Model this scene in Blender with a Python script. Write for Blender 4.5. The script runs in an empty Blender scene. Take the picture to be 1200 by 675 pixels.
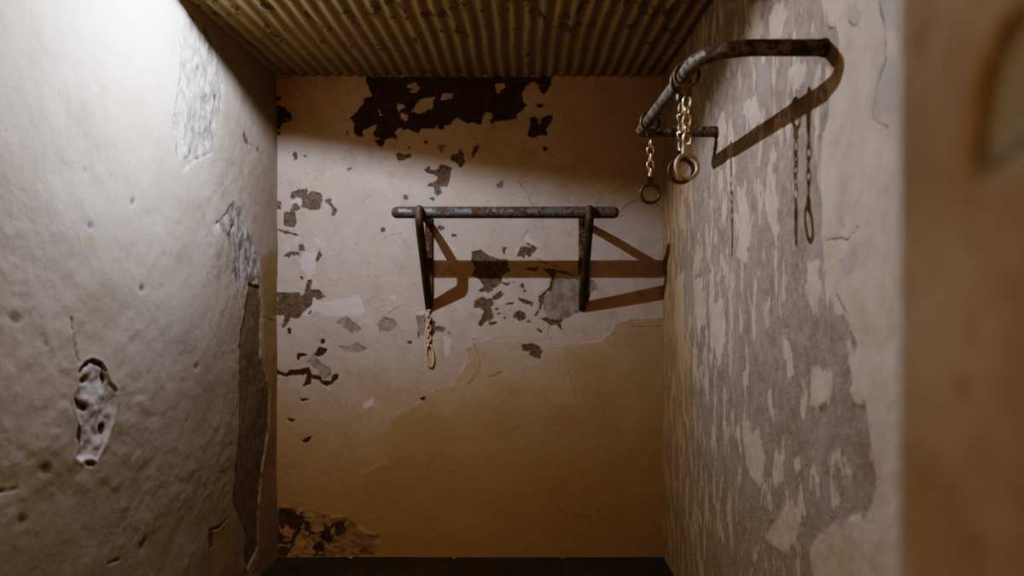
import bpy, bmesh, math, random
import numpy as np
from mathutils import Vector, Matrix

PI = math.pi
scene = bpy.context.scene
COL = scene.collection

# ------------------------------------------------------------------ room measures (metres)
EYE = 1.45                    # camera height, looking along +y
F = 800.0                     # focal length for a 1200 px wide picture
CX, CY = 610.0, 339.0         # vanishing point
D = 3.70                      # back wall
XL, XR = -1.318, 0.768        # side walls
ZC = 2.602                    # underside of the roof sheet

def on_back(p):               # photo point -> (x, z) on the back wall
    return ((p[0]-CX)*D/F, EYE+(CY-p[1])*D/F)
def on_side(X):
    def g(p):                 # photo point -> (y, z) on a side wall
        d = X*F/(p[0]-CX)
        return (d, EYE+(CY-p[1])*d/F)
    return g

# ------------------------------------------------------------------ object helpers
def link(o, parent=None):
    COL.objects.link(o)
    if parent is not None: o.parent = parent
    return o
def obj(name, bm, mat, parent=None, smooth=True):
    me = bpy.data.meshes.new(name)
    bm.to_mesh(me); bm.free()
    if smooth:
        me.polygons.foreach_set('use_smooth', [True]*len(me.polygons))
    me.materials.append(mat)
    return link(bpy.data.objects.new(name, me), parent)
def empty(name, loc, rz=0.0):
    o = bpy.data.objects.new(name, None)
    o.empty_display_size = .05
    o.location = loc; o.rotation_euler = (0, 0, rz)
    return link(o)
def tag(o, label, cat, group=None):
    o['label'] = label; o['category'] = cat
    if group: o['group'] = group
    return o
def struct(o):
    o['kind'] = 'structure'
    return o

def sweep(bm, pts, rad, seg=16, closed=False, caps=True, round_end=False):
    """tube along pts; rad number or list"""
    pts = [Vector(p) for p in pts]
    n = len(pts)
    rr = rad if isinstance(rad, (list, tuple)) else [rad]*n
    if round_end and not closed:            # hemispherical ends
        def cap(p, q, r):
            d = (p-q).normalized(); out = []
            for k in range(1, 6):
                a = k/5*PI/2*.97
                out.append((p+d*r*math.sin(a), r*math.cos(a)))
            return out
        a = cap(pts[0], pts[1], rr[0]); b = cap(pts[-1], pts[-2], rr[-1])
        pts = [x[0] for x in reversed(a)]+pts+[x[0] for x in b]
        rr = [x[1] for x in reversed(a)]+list(rr)+[x[1] for x in b]
        n = len(pts)
    tans = []
    for i in range(n):
        if closed: t = pts[(i+1) % n]-pts[i-1]
        else: t = pts[min(i+1, n-1)]-pts[max(i-1, 0)]
        tans.append(t.normalized())
    t0 = tans[0]
    up = Vector((0, 0, 1)) if abs(t0.z) < .9 else Vector((0, 1, 0))
    nrm = (up-t0*up.dot(t0)).normalized()
    rings = []
    for i in range(n):
        t = tans[i]
        nrm = (nrm-t*nrm.dot(t)).normalized()
        bn = t.cross(nrm)
        rings.append([bm.verts.new(pts[i]+(nrm*math.cos(2*PI*k/seg)+bn*math.sin(2*PI*k/seg))*rr[i]) for k in range(seg)])
    m = n if closed else n-1
    for i in range(m):
        a, b = rings[i], rings[(i+1) % n]
        for k in range(seg):
            bm.faces.new((a[k], a[(k+1) % seg], b[(k+1) % seg], b[k]))
    if caps and not closed:
        bm.faces.new(list(reversed(rings[0]))); bm.faces.new(rings[-1])

def fillet(pts, radii, steps=10):
    """round the inner corners of a polyline"""
    pts = [Vector(p) for p in pts]
    out = [pts[0]]
    for i in range(1, len(pts)-1):
        r = radii[i-1]
        a = (pts[i-1]-pts[i]).normalized(); b = (pts[i+1]-pts[i]).normalized()
        ang = a.angle(b); L = r/math.tan(ang/2)
        p0 = pts[i]+a*L; p1 = pts[i]+b*L
        c = pts[i]+(a+b).normalized()*(r/math.sin(ang/2))
        u = (p0-c); v = (p1-c); th = u.angle(v)
        for k in range(steps+1):
            t = k/steps
            out.append(c+(u*math.sin((1-t)*th)+v*math.sin(t*th))/math.sin(th))
    out.append(pts[-1])
    return out

def box(bm, lo, hi, bevel=0.0, seg=2):
    r = bmesh.ops.create_cube(bm, size=1)
    vs = r['verts']
    for v in vs:
        v.co = Vector([(lo[k]+hi[k])/2+v.co[k]*(hi[k]-lo[k]) for k in range(3)])
    if bevel:
        es = set(e for v in vs for e in v.link_edges)
        bmesh.ops.bevel(bm, geom=list(es), offset=bevel, segments=seg, affect='EDGES', profile=.5)

# ------------------------------------------------------------------ numpy noise and polygon fields
def smooth01(t): return t*t*(3-2*t)
def vnoise(u, v, scale, seed):
    rng = np.random.RandomState(seed)
    T = rng.rand(256, 256)
    x = u*scale+1000.0; y = v*scale+1000.0
    xi = np.floor(x).astype(int); yi = np.floor(y).astype(int)
    fx = smooth01(x-xi); fy = smooth01(y-yi)
    x0 = xi % 256; x1 = (xi+1) % 256; y0 = yi % 256; y1 = (yi+1) % 256
    return (T[x0, y0]*(1-fx)+T[x1, y0]*fx)*(1-fy)+(T[x0, y1]*(1-fx)+T[x1, y1]*fx)*fy
def fbm(u, v, scale, seed, octs=4, gain=.5):
    s = 0; a = 1; tot = 0
    for k in range(octs):
        s = s+a*vnoise(u+3.1*k, v-1.7*k, scale*2**k, seed+k); tot += a; a *= gain
    return s/tot-.5
LIM = .05
def field(U, V, polys, conv, lim=LIM):
    """signed distance (inside positive) to a union of photo-traced outlines on the wall"""
    out = np.full(U.shape, -lim)
    for poly in polys:
        P = np.array([conv(p) for p in poly])
        lo = P.min(0)-lim; hi = P.max(0)+lim
        idx = np.where((U > lo[0]) & (U < hi[0]) & (V > lo[1]) & (V < hi[1]))[0]
        if len(idx) == 0: continue
        u = U[idx]; v = V[idx]
        dist = np.full(u.shape, 1e9); inside = np.zeros(u.shape, bool)
        n = len(P)
        for i in range(n):
            a = P[i]; b = P[(i+1) % n]; e = b-a
            L2 = e@e+1e-12
            t = np.clip(((u-a[0])*e[0]+(v-a[1])*e[1])/L2, 0, 1)
            dist = np.minimum(dist, np.hypot(u-a[0]-t*e[0], v-a[1]-t*e[1]))
            if a[1] != b[1]:
                c = ((a[1] > v) != (b[1] > v)) & (u < (b[0]-a[0])*(v-a[1])/(b[1]-a[1])+a[0])
                inside ^= c
        s = np.where(inside, dist, -dist)
        out[idx] = np.maximum(out[idx], np.clip(s, -lim, lim))
    return out
def lines(U, V, polylines, conv, lim=LIM):
    """half width minus distance to open cracks [(width, points)]"""
    out = np.full(U.shape, -lim)
    for w, pl in polylines:
        P = np.array([conv(p) for p in pl])
        lo = P.min(0)-lim; hi = P.max(0)+lim
        idx = np.where((U > lo[0]) & (U < hi[0]) & (V > lo[1]) & (V < hi[1]))[0]
        if len(idx) == 0: continue
        u = U[idx]+.012*fbm(U[idx], V[idx], 30, 91, 3); v = V[idx]+.012*fbm(U[idx], V[idx], 30, 97, 3)
        dist = np.full(u.shape, 1e9)
        for i in range(len(P)-1):
            a = P[i]; e = P[i+1]-a
            t = np.clip(((u-a[0])*e[0]+(v-a[1])*e[1])/(e@e+1e-12), 0, 1)
            dist = np.minimum(dist, np.hypot(u-a[0]-t*e[0], v-a[1]-t*e[1]))
        out[idx] = np.maximum(out[idx], np.clip(w/2-dist, -lim, lim))
    return out
def ell(x, y, rx, ry=None, n=10, rot=0):
    ry = rx if ry is None else ry
    return [(x+rx*math.cos(2*PI*k/n)*math.cos(rot)-ry*math.sin(2*PI*k/n)*math.sin(rot),
             y+rx*math.cos(2*PI*k/n)*math.sin(rot)+ry*math.sin(2*PI*k/n)*math.cos(rot)) for k in range(n)]
def sstep(a, b, x):
    t = np.clip((x-a)/(b-a), 0, 1)
    return t*t*(3-2*t)

def grid_wall(name, u0, u1, v0, v1, step, place, attrs_fn, mat, flip=False):
    nu = int(round((u1-u0)/step))+1; nv = int(round((v1-v0)/step))+1
    uu = np.linspace(u0, u1, nu); vv = np.linspace(v0, v1, nv)
    U, V = np.meshgrid(uu, vv, indexing='ij'); U = U.ravel(); V = V.ravel()
    attrs, disp = attrs_fn(U, V)
    co = place(U, V, disp)
    me = bpy.data.meshes.new(name)
    I = (np.arange(nu-1)[:, None]*nv+np.arange(nv-1)[None, :]).ravel()
    q = np.stack([I, I+nv, I+nv+1, I+1], 1)
    if flip: q = q[:, ::-1]
    q = np.ascontiguousarray(q)
    me.vertices.add(len(U)); me.vertices.foreach_set('co', co.ravel().astype(np.float32))
    me.loops.add(q.size); me.loops.foreach_set('vertex_index', q.ravel().astype(np.int32))
    me.polygons.add(len(q)); me.polygons.foreach_set('loop_start', (np.arange(len(q))*4).astype(np.int32))
    me.update(calc_edges=True)
    me.polygons.foreach_set('use_smooth', np.ones(len(q), bool))
    for k, a in attrs.items():
        me.attributes.new(k, 'FLOAT', 'POINT').data.foreach_set('value', a.astype(np.float32))
    me.materials.append(mat)
    return struct(link(bpy.data.objects.new(name, me)))

# ------------------------------------------------------------------ node helper
class N:
    def __init__(s, name):
        s.m = bpy.data.materials.new(name); s.m.use_nodes = True
        s.t = s.m.node_tree; s.b = s.t.nodes['Principled BSDF']
        s.co = s.t.nodes.new('ShaderNodeTexCoord').outputs['Object']
    def put(s, sock, v):
        if hasattr(v, 'is_linked') or hasattr(v, 'links'): s.t.links.new(v, sock)
        elif isinstance(v, tuple) and len(v) == 3 and sock.type == 'RGBA': sock.default_value = (*v, 1)
        else: sock.default_value = v
    def noise(s, scale, detail=4, rough=.55, stretch=None, dist=0.0, off=None):
        n = s.t.nodes.new('ShaderNodeTexNoise')
        n.inputs['Scale'].default_value = scale; n.inputs['Detail'].default_value = detail
        n.inputs['Roughness'].default_value = rough; n.inputs['Distortion'].default_value = dist
        src = s.co
        if stretch or off:
            mp = s.t.nodes.new('ShaderNodeMapping')
            mp.inputs['Scale'].default_value = stretch or (1, 1, 1)
            mp.inputs['Location'].default_value = off or (0, 0, 0)
            s.t.links.new(s.co, mp.inputs['Vector']); src = mp.outputs[0]
        s.t.links.new(src, n.inputs['Vector'])
        return n.outputs['Fac']
    def vor(s, scale, feature='F1', rnd=1.0):
        n = s.t.nodes.new('ShaderNodeTexVoronoi'); n.feature = feature
        n.inputs['Scale'].default_value = scale; n.inputs['Randomness'].default_value = rnd
        s.t.links.new(s.co, n.inputs['Vector'])
        return n.outputs['Distance']
    def attr(s, k):
        n = s.t.nodes.new('ShaderNodeAttribute'); n.attribute_name = k
        return n.outputs['Fac']
    def op(s, o, a, b=0.0, c=None):
        n = s.t.nodes.new('ShaderNodeMath'); n.operation = o
        s.put(n.inputs[0], a); s.put(n.inputs[1], b)
        if c is not None: s.put(n.inputs[2], c)
        return n.outputs[0]
    def rng(s, v, a, b, c=0.0, d=1.0, kind='SMOOTHSTEP'):
        n = s.t.nodes.new('ShaderNodeMapRange'); n.interpolation_type = kind
        s.put(n.inputs['Value'], v)
        for k, x in (('From Min', a), ('From Max', b), ('To Min', c), ('To Max', d)): s.put(n.inputs[k], x)
        return n.outputs[0]
    def mix(s, f, a, b, mode='MIX'):
        n = s.t.nodes.new('ShaderNodeMix'); n.data_type = 'RGBA'; n.blend_type = mode
        s.put(n.inputs[0], f); s.put(n.inputs[6], a); s.put(n.inputs[7], b)
        return n.outputs[2]
    def xyz(s):
        n = s.t.nodes.new('ShaderNodeSeparateXYZ'); s.t.links.new(s.co, n.inputs[0])
        return n.outputs
    def bump(s, h, strength=1.0, dist=1.0):
        n = s.t.nodes.new('ShaderNodeBump')
        n.inputs['Strength'].default_value = strength; n.inputs['Distance'].default_value = dist
        s.put(n.inputs['Height'], h)
        s.t.links.new(n.outputs[0], s.b.inputs['Normal'])
    def out(s, col=None, rough=.9, metal=0.0, spec=.25, wash=None):
        if wash is not None: col = s.mix(1.0, col, wash, 'MULTIPLY')
        if col is not None: s.put(s.b.inputs['Base Color'], col)
        s.put(s.b.inputs['Roughness'], rough); s.put(s.b.inputs['Metallic'], metal)
        s.put(s.b.inputs['Specular IOR Level'], spec)
        return s.m
    def mask(s, key, warp, amp, w=.0018):
        """crisp ragged mask from a distance attribute"""
        v = s.op('ADD', s.attr(key), s.op('MULTIPLY', s.op('SUBTRACT', warp, .5), amp))
        return s.rng(v, -w, w)

# ================================================================== BACK WALL
dark_polys = [
 [(429.5,89),(429.3,94),(432.7,102),(436,112),(425.3,115.7),(426.7,121),(420,129),(410.7,138),(415.3,145),(414.7,154),(418,160),(425.3,159.7),(425,153),(433,149),(442,145.7),(438.7,157),(439,160),(446,163),(452,163),(460,161),(465.3,164.6),(462.7,157),(463.3,153.7),(469.3,148.3),(473.3,153),(478.7,150.3),(485.3,154.3),(490.7,155.7),(494,150.3),(509.3,150.3),(512,146.3),(513.3,151),(520,151.7),(520.7,147),(528.7,146.3),(531.3,140.3),(537.3,138),(542.7,142.3),(548,144.6),(553.3,143),(564.7,145.7),(565.3,138.3),(569.3,131),(576.7,131.7),(577.3,137.7),(573.3,142.3),(578,145.7),(580,141.7),(590.7,141),(605.3,139),(606.7,134.3),(613.3,127.7),(617.3,123),(612.7,119.7),(611.3,109),(616,101),(620,96.3),(626,95),(632,100),(632,105),(636,111),(642.7,105.7),(644.7,101),(646,95),(647.3,89)],
 [(439,164),(446.7,173.7),(450,167.7),(452,163),(445,163)],
 [(621.3,136.3),(634.7,139.7),(641.3,135),(648,135),(645.3,143.7),(641.3,149),(641.3,159),(633.3,157.7),(625.3,161.7),(619.3,161),(618.7,154.3),(621.3,150.3)],
 ell(632.7,123.7,3.8,2.3),
 [(324,124),(333.3,125),(335.3,129.7),(340.7,132.3),(342,138.3),(344.7,140.3),(338.7,141.7),(332,143.7),(326.7,151),(324,151)],
 [(324,111),(329,113),(329,117),(324,118)], ell(326.5,156,2,2), ell(407,154.5,1.6,2.5),
 ell(498.7,166.5,1.6), ell(479.5,172.7,1.3),ell(638.7,174.3,2.6),
]
dark_holes = [
 [(465.3,119),(474.7,124.3),(468,131),(464.7,126.3)],
 [(470.7,131),(478.7,135),(476,141.7),(469.3,138.3)],
 [(486.7,123.7),(492,116.3),(509.3,113),(506.7,127.7),(492,133),(482,131)],
 [(517.3,109),(531.3,109),(530,115.7),(516.7,117)],
 [(476,101),(486.7,95.3),(492,102.3),(488,109.7),(480,107.7),(484,104)],
 [(443.5,127.7),(446.5,129),(447.5,135.5),(445,136)],
 [(581.3,98.3),(590.7,96.3),(593.3,102.3),(582.7,110.3),(580.7,106.3)],
 [(630.7,141.7),(635.3,142.3),(630.7,146.3)],
 [(331.5,139),(336,138.5),(333,141)],
]
brown_polys = [
 [(342,178.7),(348.7,177.3),(348,186.7),(344.7,186.7)], [(356,181.3),(360.7,183.3),(359,184.5),(356.5,183)],
 [(405.3,197.3),(413.3,196.7),(408.7,200.5)],
 [(464.7,181.3),(468.7,178.7),(474,182.7),(480,180.2),(482.7,180.3),(480,184),(472,187.3),(468,188.7),(466.7,184.7)],
 [(340,225.3),(346.7,224),(348,222),(360,220.7),(360.7,226),(366.7,224),(375.3,226),(378,232),(375.3,244.7),(365.3,246.7),(354,242.7),(353.3,232.7),(348,230.7),(340.7,234)],
 [(338.7,247.3),(342,240),(346.7,238),(352,244.7),(345.3,247.3),(346.7,260.7),(344.7,268),(337.3,265.3),(332.7,264.7),(331.3,261.3),(333.3,248.7)],
 [(324,236),(329.3,235.3),(329.3,246),(324,245.3)],
 [(380.7,235.3),(385.3,231.3),(388.7,233.3),(386.7,236.7),(394.7,246.7),(392.7,252.7),(388.7,252.7),(388.7,244)],
 [(324,268.7),(334.7,270),(348.7,275.3),(347.3,277.3),(340,273.5),(335.3,275.3),(328,270.7)],
 [(349.3,287.3),(354.7,286),(357.3,294),(351.3,294.7)],
 [(331.3,300),(340,294.7),(350.7,296),(351.3,300),(342,299),(338.7,302.3)],
 [(374.7,294.7),(378,300),(370.5,306.7),(369.5,304.5)],
 [(351.3,324),(357.3,326),(352.5,329.3)],
 [(324,343.3),(349.3,342.7),(353.3,346.7),(357.3,342.7),(358,335),(361.3,328),(366,328),(364,340),(373.3,340),(381.3,348.5),(373.3,351.3),(369.3,346.7),(366,348),(365.3,357.3),(358.7,362.7),(355.3,365.3),(352,371.3),(344,374.7),(338.7,370),(340,376),(332,384),(330,382.7),(332.7,378),(331.3,371.3),(324,368.7)],
 [(360.7,368),(365.3,363.3),(364,368.5),(361.5,369)],
 [(496.7,198.3),(503.3,194.3),(505.3,199.7),(513.3,199),(516.7,192.3),(529.3,197),(527.3,211),(524.7,218.3),(516,219),(518.7,225.7),(512.7,231),(508.7,223.7),(507.3,218.3),(500.7,218.3),(503.3,214.3),(512,213),(512.7,207.7),(507.3,203.7),(498.7,203)],
 [(504,231.7),(510,230.7),(508,235),(505,235)],
 [(528.7,182.3),(537.3,179.7),(539.3,175),(545.3,179.7),(543.3,186.3),(546.7,189.7),(540,197),(537.3,192.3),(529.3,187)],
 [(552,182.3),(556,171.7),(561.3,170.3),(560,177.7),(554.7,184.3)],
 ell(475.3,231.3,3,3.5), [(446,270),(447,266),(451,267),(451,272),(447,273)],
 [(553.3,295.3),(564,292.7),(572,299.3),(584,303.3),(596,305.3),(594.7,312.7),(598.7,316.7),(593.3,320),(588.7,322),(586.7,331.3),(574.7,342),(564,343.3),(562,340.7),(568,335.3),(561.3,326.7),(552.7,322),(556.7,312.7),(552.7,306)],
 [(588,288.7),(593.3,290),(592,298.7),(588.7,294.7)],
 [(606.7,298.7),(610.7,288.7),(622.7,290),(625.3,294),(621.3,302),(616.7,298.7),(614,302)],
 [(611,281.5),(622,286),(629.5,290.5),(627,294),(622,289)],
 [(613.3,314.7),(630.7,312.7),(628,318.7),(620,316)],
 [(627,302.5),(633,304),(641,308),(640,310),(632,306)],
 [(636,314),(649.3,315.3),(666.7,318.7),(672,324),(665,321),(651,319.5),(650.7,327.3),(646.5,339.3),(638,347.3),(635.5,358),(634.7,361),(629,369.3),(627.3,369.3),(632.5,360),(632,347.3),(644,337.5),(646.3,327.3),(643,320)],
 [(587.3,331),(594,331.8),(601.3,331),(600,333.5),(589,334)], ell(612.2,335.5,2.5,3), ell(614.7,341,1.8,2.2),
 [(576,349.3),(586.7,341.3),(591.3,345.3),(585.3,350.7),(578.7,352)],
 [(557.3,352),(564,348),(570,350),(578,350.5),(578.7,356.7),(574.7,361.3),(579.3,372),(572,376),(564.7,382.7),(560,381.3),(564.7,372.7),(567.3,365.3),(562.7,360.7),(555.3,360.7)],
 [(572.7,378.7),(583.3,376.7),(580,381.3),(575,382)],
 [(592.7,356),(602,354),(600,356.7),(594,357)],
 [(607.3,350),(614.7,350.7),(625.3,354.7),(623.3,358.7),(612,355.3)],
 [(600.7,372),(604,367),(609.3,364),(614,366),(618,371.3),(609.3,376),(606.7,374)],
 ell(619.7,377,2.7,1.5), ell(585,368,1.6), ell(582,362.5,2.2,1.5), ell(591.5,373,1.2,1.6),
 [(633.3,373.3),(641.3,372),(649.3,376),(658.7,375),(657.3,386),(652,380),(646.7,382)],
 [(630,385),(634,388),(637,385),(636,389),(633,391)],
 [(611.3,404),(626.7,402.2),(636,412),(633.3,420),(620,417.3),(620,412.7),(613.3,411.3)],
 [(553,399),(556,396.7),(559.5,399)],
 [(510,384),(516,381.5),(523,385),(518,388.5),(512,387)], ell(480,401.5,3,1.8), ell(526.5,391,1.2,2), ell(504,403.5,2,2.5),
 [(489,387),(492,393),(493,398),(490,398)],
 [(505,377),(510,376),(511,384),(508,395),(505,397)],
 ell(532,276,3,2), ell(517,267,4,3),
]
red_polys = [
 [(368,414.7),(374,406.7),(384,409.3),(378.7,416.7),(370.7,418.7)],
 [(347.3,414.7),(352,413.5),(360,416),(352,418.7),(349.3,423.3),(347.5,422)],
 [(324,433),(334.7,438.7),(340,434),(350.7,434),(361.3,430),(365.3,438.7),(374.7,440.7),(378.7,446.7),(386.7,447.3),(390.7,438.7),(396.7,438.7),(396,444),(388,451.3),(380,452.7),(373.3,446),(365.3,443.3),(362.7,451.3),(355.3,452),(358.7,444.7),(358.7,439.3),(341.3,440),(333.3,442),(324,438.7)],
 [(350.7,466.7),(354,467.5),(361.3,467),(361.3,468.7),(354,470.8),(351,469)],
 [(336.3,490),(346,492),(343,494.7),(339,493.5)],
 [(353.3,516.8),(358,514),(366,511),(361,518.5),(356,519)],
 ell(378,400.5,3,3.5), [(492,467),(499,464.5),(497,469),(493,469)],
 ell(339,388,2.2,4),
]
red_holes = [[(615,405.5),(630,406),(626,409.5),(619,411),(615.5,408.5)], ell(626,414.5,2,1.4)]
grey_polys = [
 [(650,326),(690,325),(702,335),(690,350),(681,365),(668,371),(657,375),(643,373),(637,362),(637,350),(645,341)],
 [(360,424),(368,416),(376,426.7),(386.7,430.7),(388,438.7),(380,445.3),(373.3,436)],
 [(394.7,378.7),(400,373.3),(406.7,371.3),(412,375.3),(424,385.3),(421.3,388.7),(412,390),(404,385.3)],
 [(442,379.3),(450.7,372),(460,374),(466,381.3),(460,387.3),(445.3,388)],
 [(396.7,406),(408,406.7),(418.7,402),(430,408.7),(421.3,412.7),(405.3,412.7)],
 [(487.5,371),(498,369),(499,384),(496,394),(491,390)],
 [(582,216.3),(590,210.3),(589.3,219.7),(583.3,220)],
 [(512.7,171),(522.7,170.3),(517.3,177.7),(513,175)],
 [(564,327),(588,323),(587,331),(575,342),(564,343),(568,335)],
 [(614,405),(630,405),(627,410),(618,411)],
 [(408,381),(414,384),(420,386),(412,389)],
]
white_polys = [
 [(352,297.3),(358.7,295.3),(371.3,294.7),(369.3,304),(370.7,318.7),(365.3,322.7),(372.7,332.7),(364,333.3),(357.3,326.7),(358.7,318.7),(352,313.3)],
 [(345,316),(348,318),(347,325),(344,322)], [(367,278),(375,281),(374,285.5)], [(346,275),(351,279),(350,285),(346,284)],
 [(339,237),(344,233),(352,231),(354,241),(349,238),(345,239)],
 [(354,369),(366,358),(367,346),(371,351),(384,353),(420,345),(428,362),(424,370),(398,370),(376,369),(372,364),(362,371)],
 [(454,346),(468,344),(463,351),(455,349)], [(444,361),(455,360),(464,358.5),(455,364)],
 [(612,280),(617.3,274.7),(632,288.7),(628,290)], [(603,291),(609,287),(610,294),(604,296)],
 [(424,478.7),(426.7,472),(437.3,465.3),(436,473.3),(429,480)], [(382,453),(388,453),(387,460),(384,459)],
 [(332,376),(338,371),(341,376),(334,384)],[(340,367),(343,373),(341,376),(337,370)],
 [(487,365),(499,362),(503,371),(490,372)], [(520,392),(530,398),(526,415),(522,420),(519,402)],
]
COAT = [(300,592),(360,600),(400,605),(421.3,586.7),(428,578.7),(426.7,553.3),(440,546),(453.3,542.7),(457.3,533.3),(450.7,517.3),(452,506),(456,498.7),(464,485.3),(480,478),(492,471),(506,458),(533,449),(540,435),(551,419),(548,410),(555,402),(570,398),(592,399),(608,398),(630,403),(654,406),(670,402),(704,400),(714,390),(722,378),(740,372),(790,372),(790,70),(300,70)]
MID = [(545,425),(557,423),(563,436),(567,450),(573,440),(590,437),(612,445),(625,456),(640,462),(652,474),(682,472),(674,440),(661,420),(654,404),(600,395),(555,400)]
ROUGH = [(322,594),(336,591),(360,597),(385,602),(405,606),(420,613),(430,622),(449,622),(443,650),(440,656),(322,656)]
back_cracks = [
 (.004,[(606,211),(618.7,227.7),(625.3,243)]), (.003,[(611,216.3),(620,212.3)]), (.004,[(618.7,268),(611.3,280)]),
 (.004,[(727,248),(737,238),(748,235),(766,236)]), (.003,[(706,253),(722,255),(733,252)]), (.004,[(766,236),(776,245)]),
 (.003,[(470,273),(460,275),(449,279)]), (.005,[(573,441),(580,439),(588,435)]), (.003,[(740,383),(776,381)]),
 (.003,[(647,375),(640,395),(632,400)]), (.003,[(548,450),(561,435)]), (.003,[(654,593),(662,603),(690,606)]),
 (.003,[(646,580),(650,568),(653,560)]), (.003,[(449,360),(456,366),(470,357),(486,360)]), (.003,[(768,525),(776,530)]),
 (.004,[(766,612),(770,620),(776,622)]), (.003,[(347,414),(347,425),(352,434)]), (.003,[(676,468),(668,440),(660,420)]),
 (.003,[(486,250),(483,268),(492,282)]), (.003,[(640,372),(660,384),(664,395)]), (.003,[(700,600),(706,588)]),
 (.0035,[(555,402),(562,420),(563,436)]), (.003,[(326,382),(332,377),(340,368)]), (.004,[(685,333),(697,328)]),
]
def back_attrs(U, V):
    dk = field(U, V, dark_polys, on_back); dk = np.minimum(dk, -field(U, V, dark_holes, on_back))
    br = field(U, V, brown_polys, on_back)
    rd = field(U, V, red_polys, on_back); rd = np.minimum(rd, -field(U, V, red_holes, on_back))
    gr = field(U, V, grey_polys, on_back)
    wh = field(U, V, white_polys, on_back)
    ct = field(U, V, [COAT], on_back); md = field(U, V, [MID], on_back)
    ro = field(U, V, [ROUGH], on_back)
    ck = lines(U, V, back_cracks, on_back)
    loss = np.maximum.reduce([dk, br, rd])
    disp = .010*fbm(U, V, 1.3, 5, 3)+.003*fbm(U, V, 9, 15, 3)+.0012*fbm(U, V, 40, 25, 3)
    disp -= .004*sstep(-.004, .006, loss)
    disp -= .0010*sstep(-.02, .02, ct)
    flakes = sstep(0, .02, ro)*fbm(U, V, 14, 35, 3)
    disp += .025*flakes
    disp -= .002*sstep(-.004, .006, gr)*(1-sstep(-.002, .004, loss))
    return dict(dk=dk, br=br, rd=rd, gr=gr, wh=wh, ct=ct, md=md, ro=ro, ck=ck), disp

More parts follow.
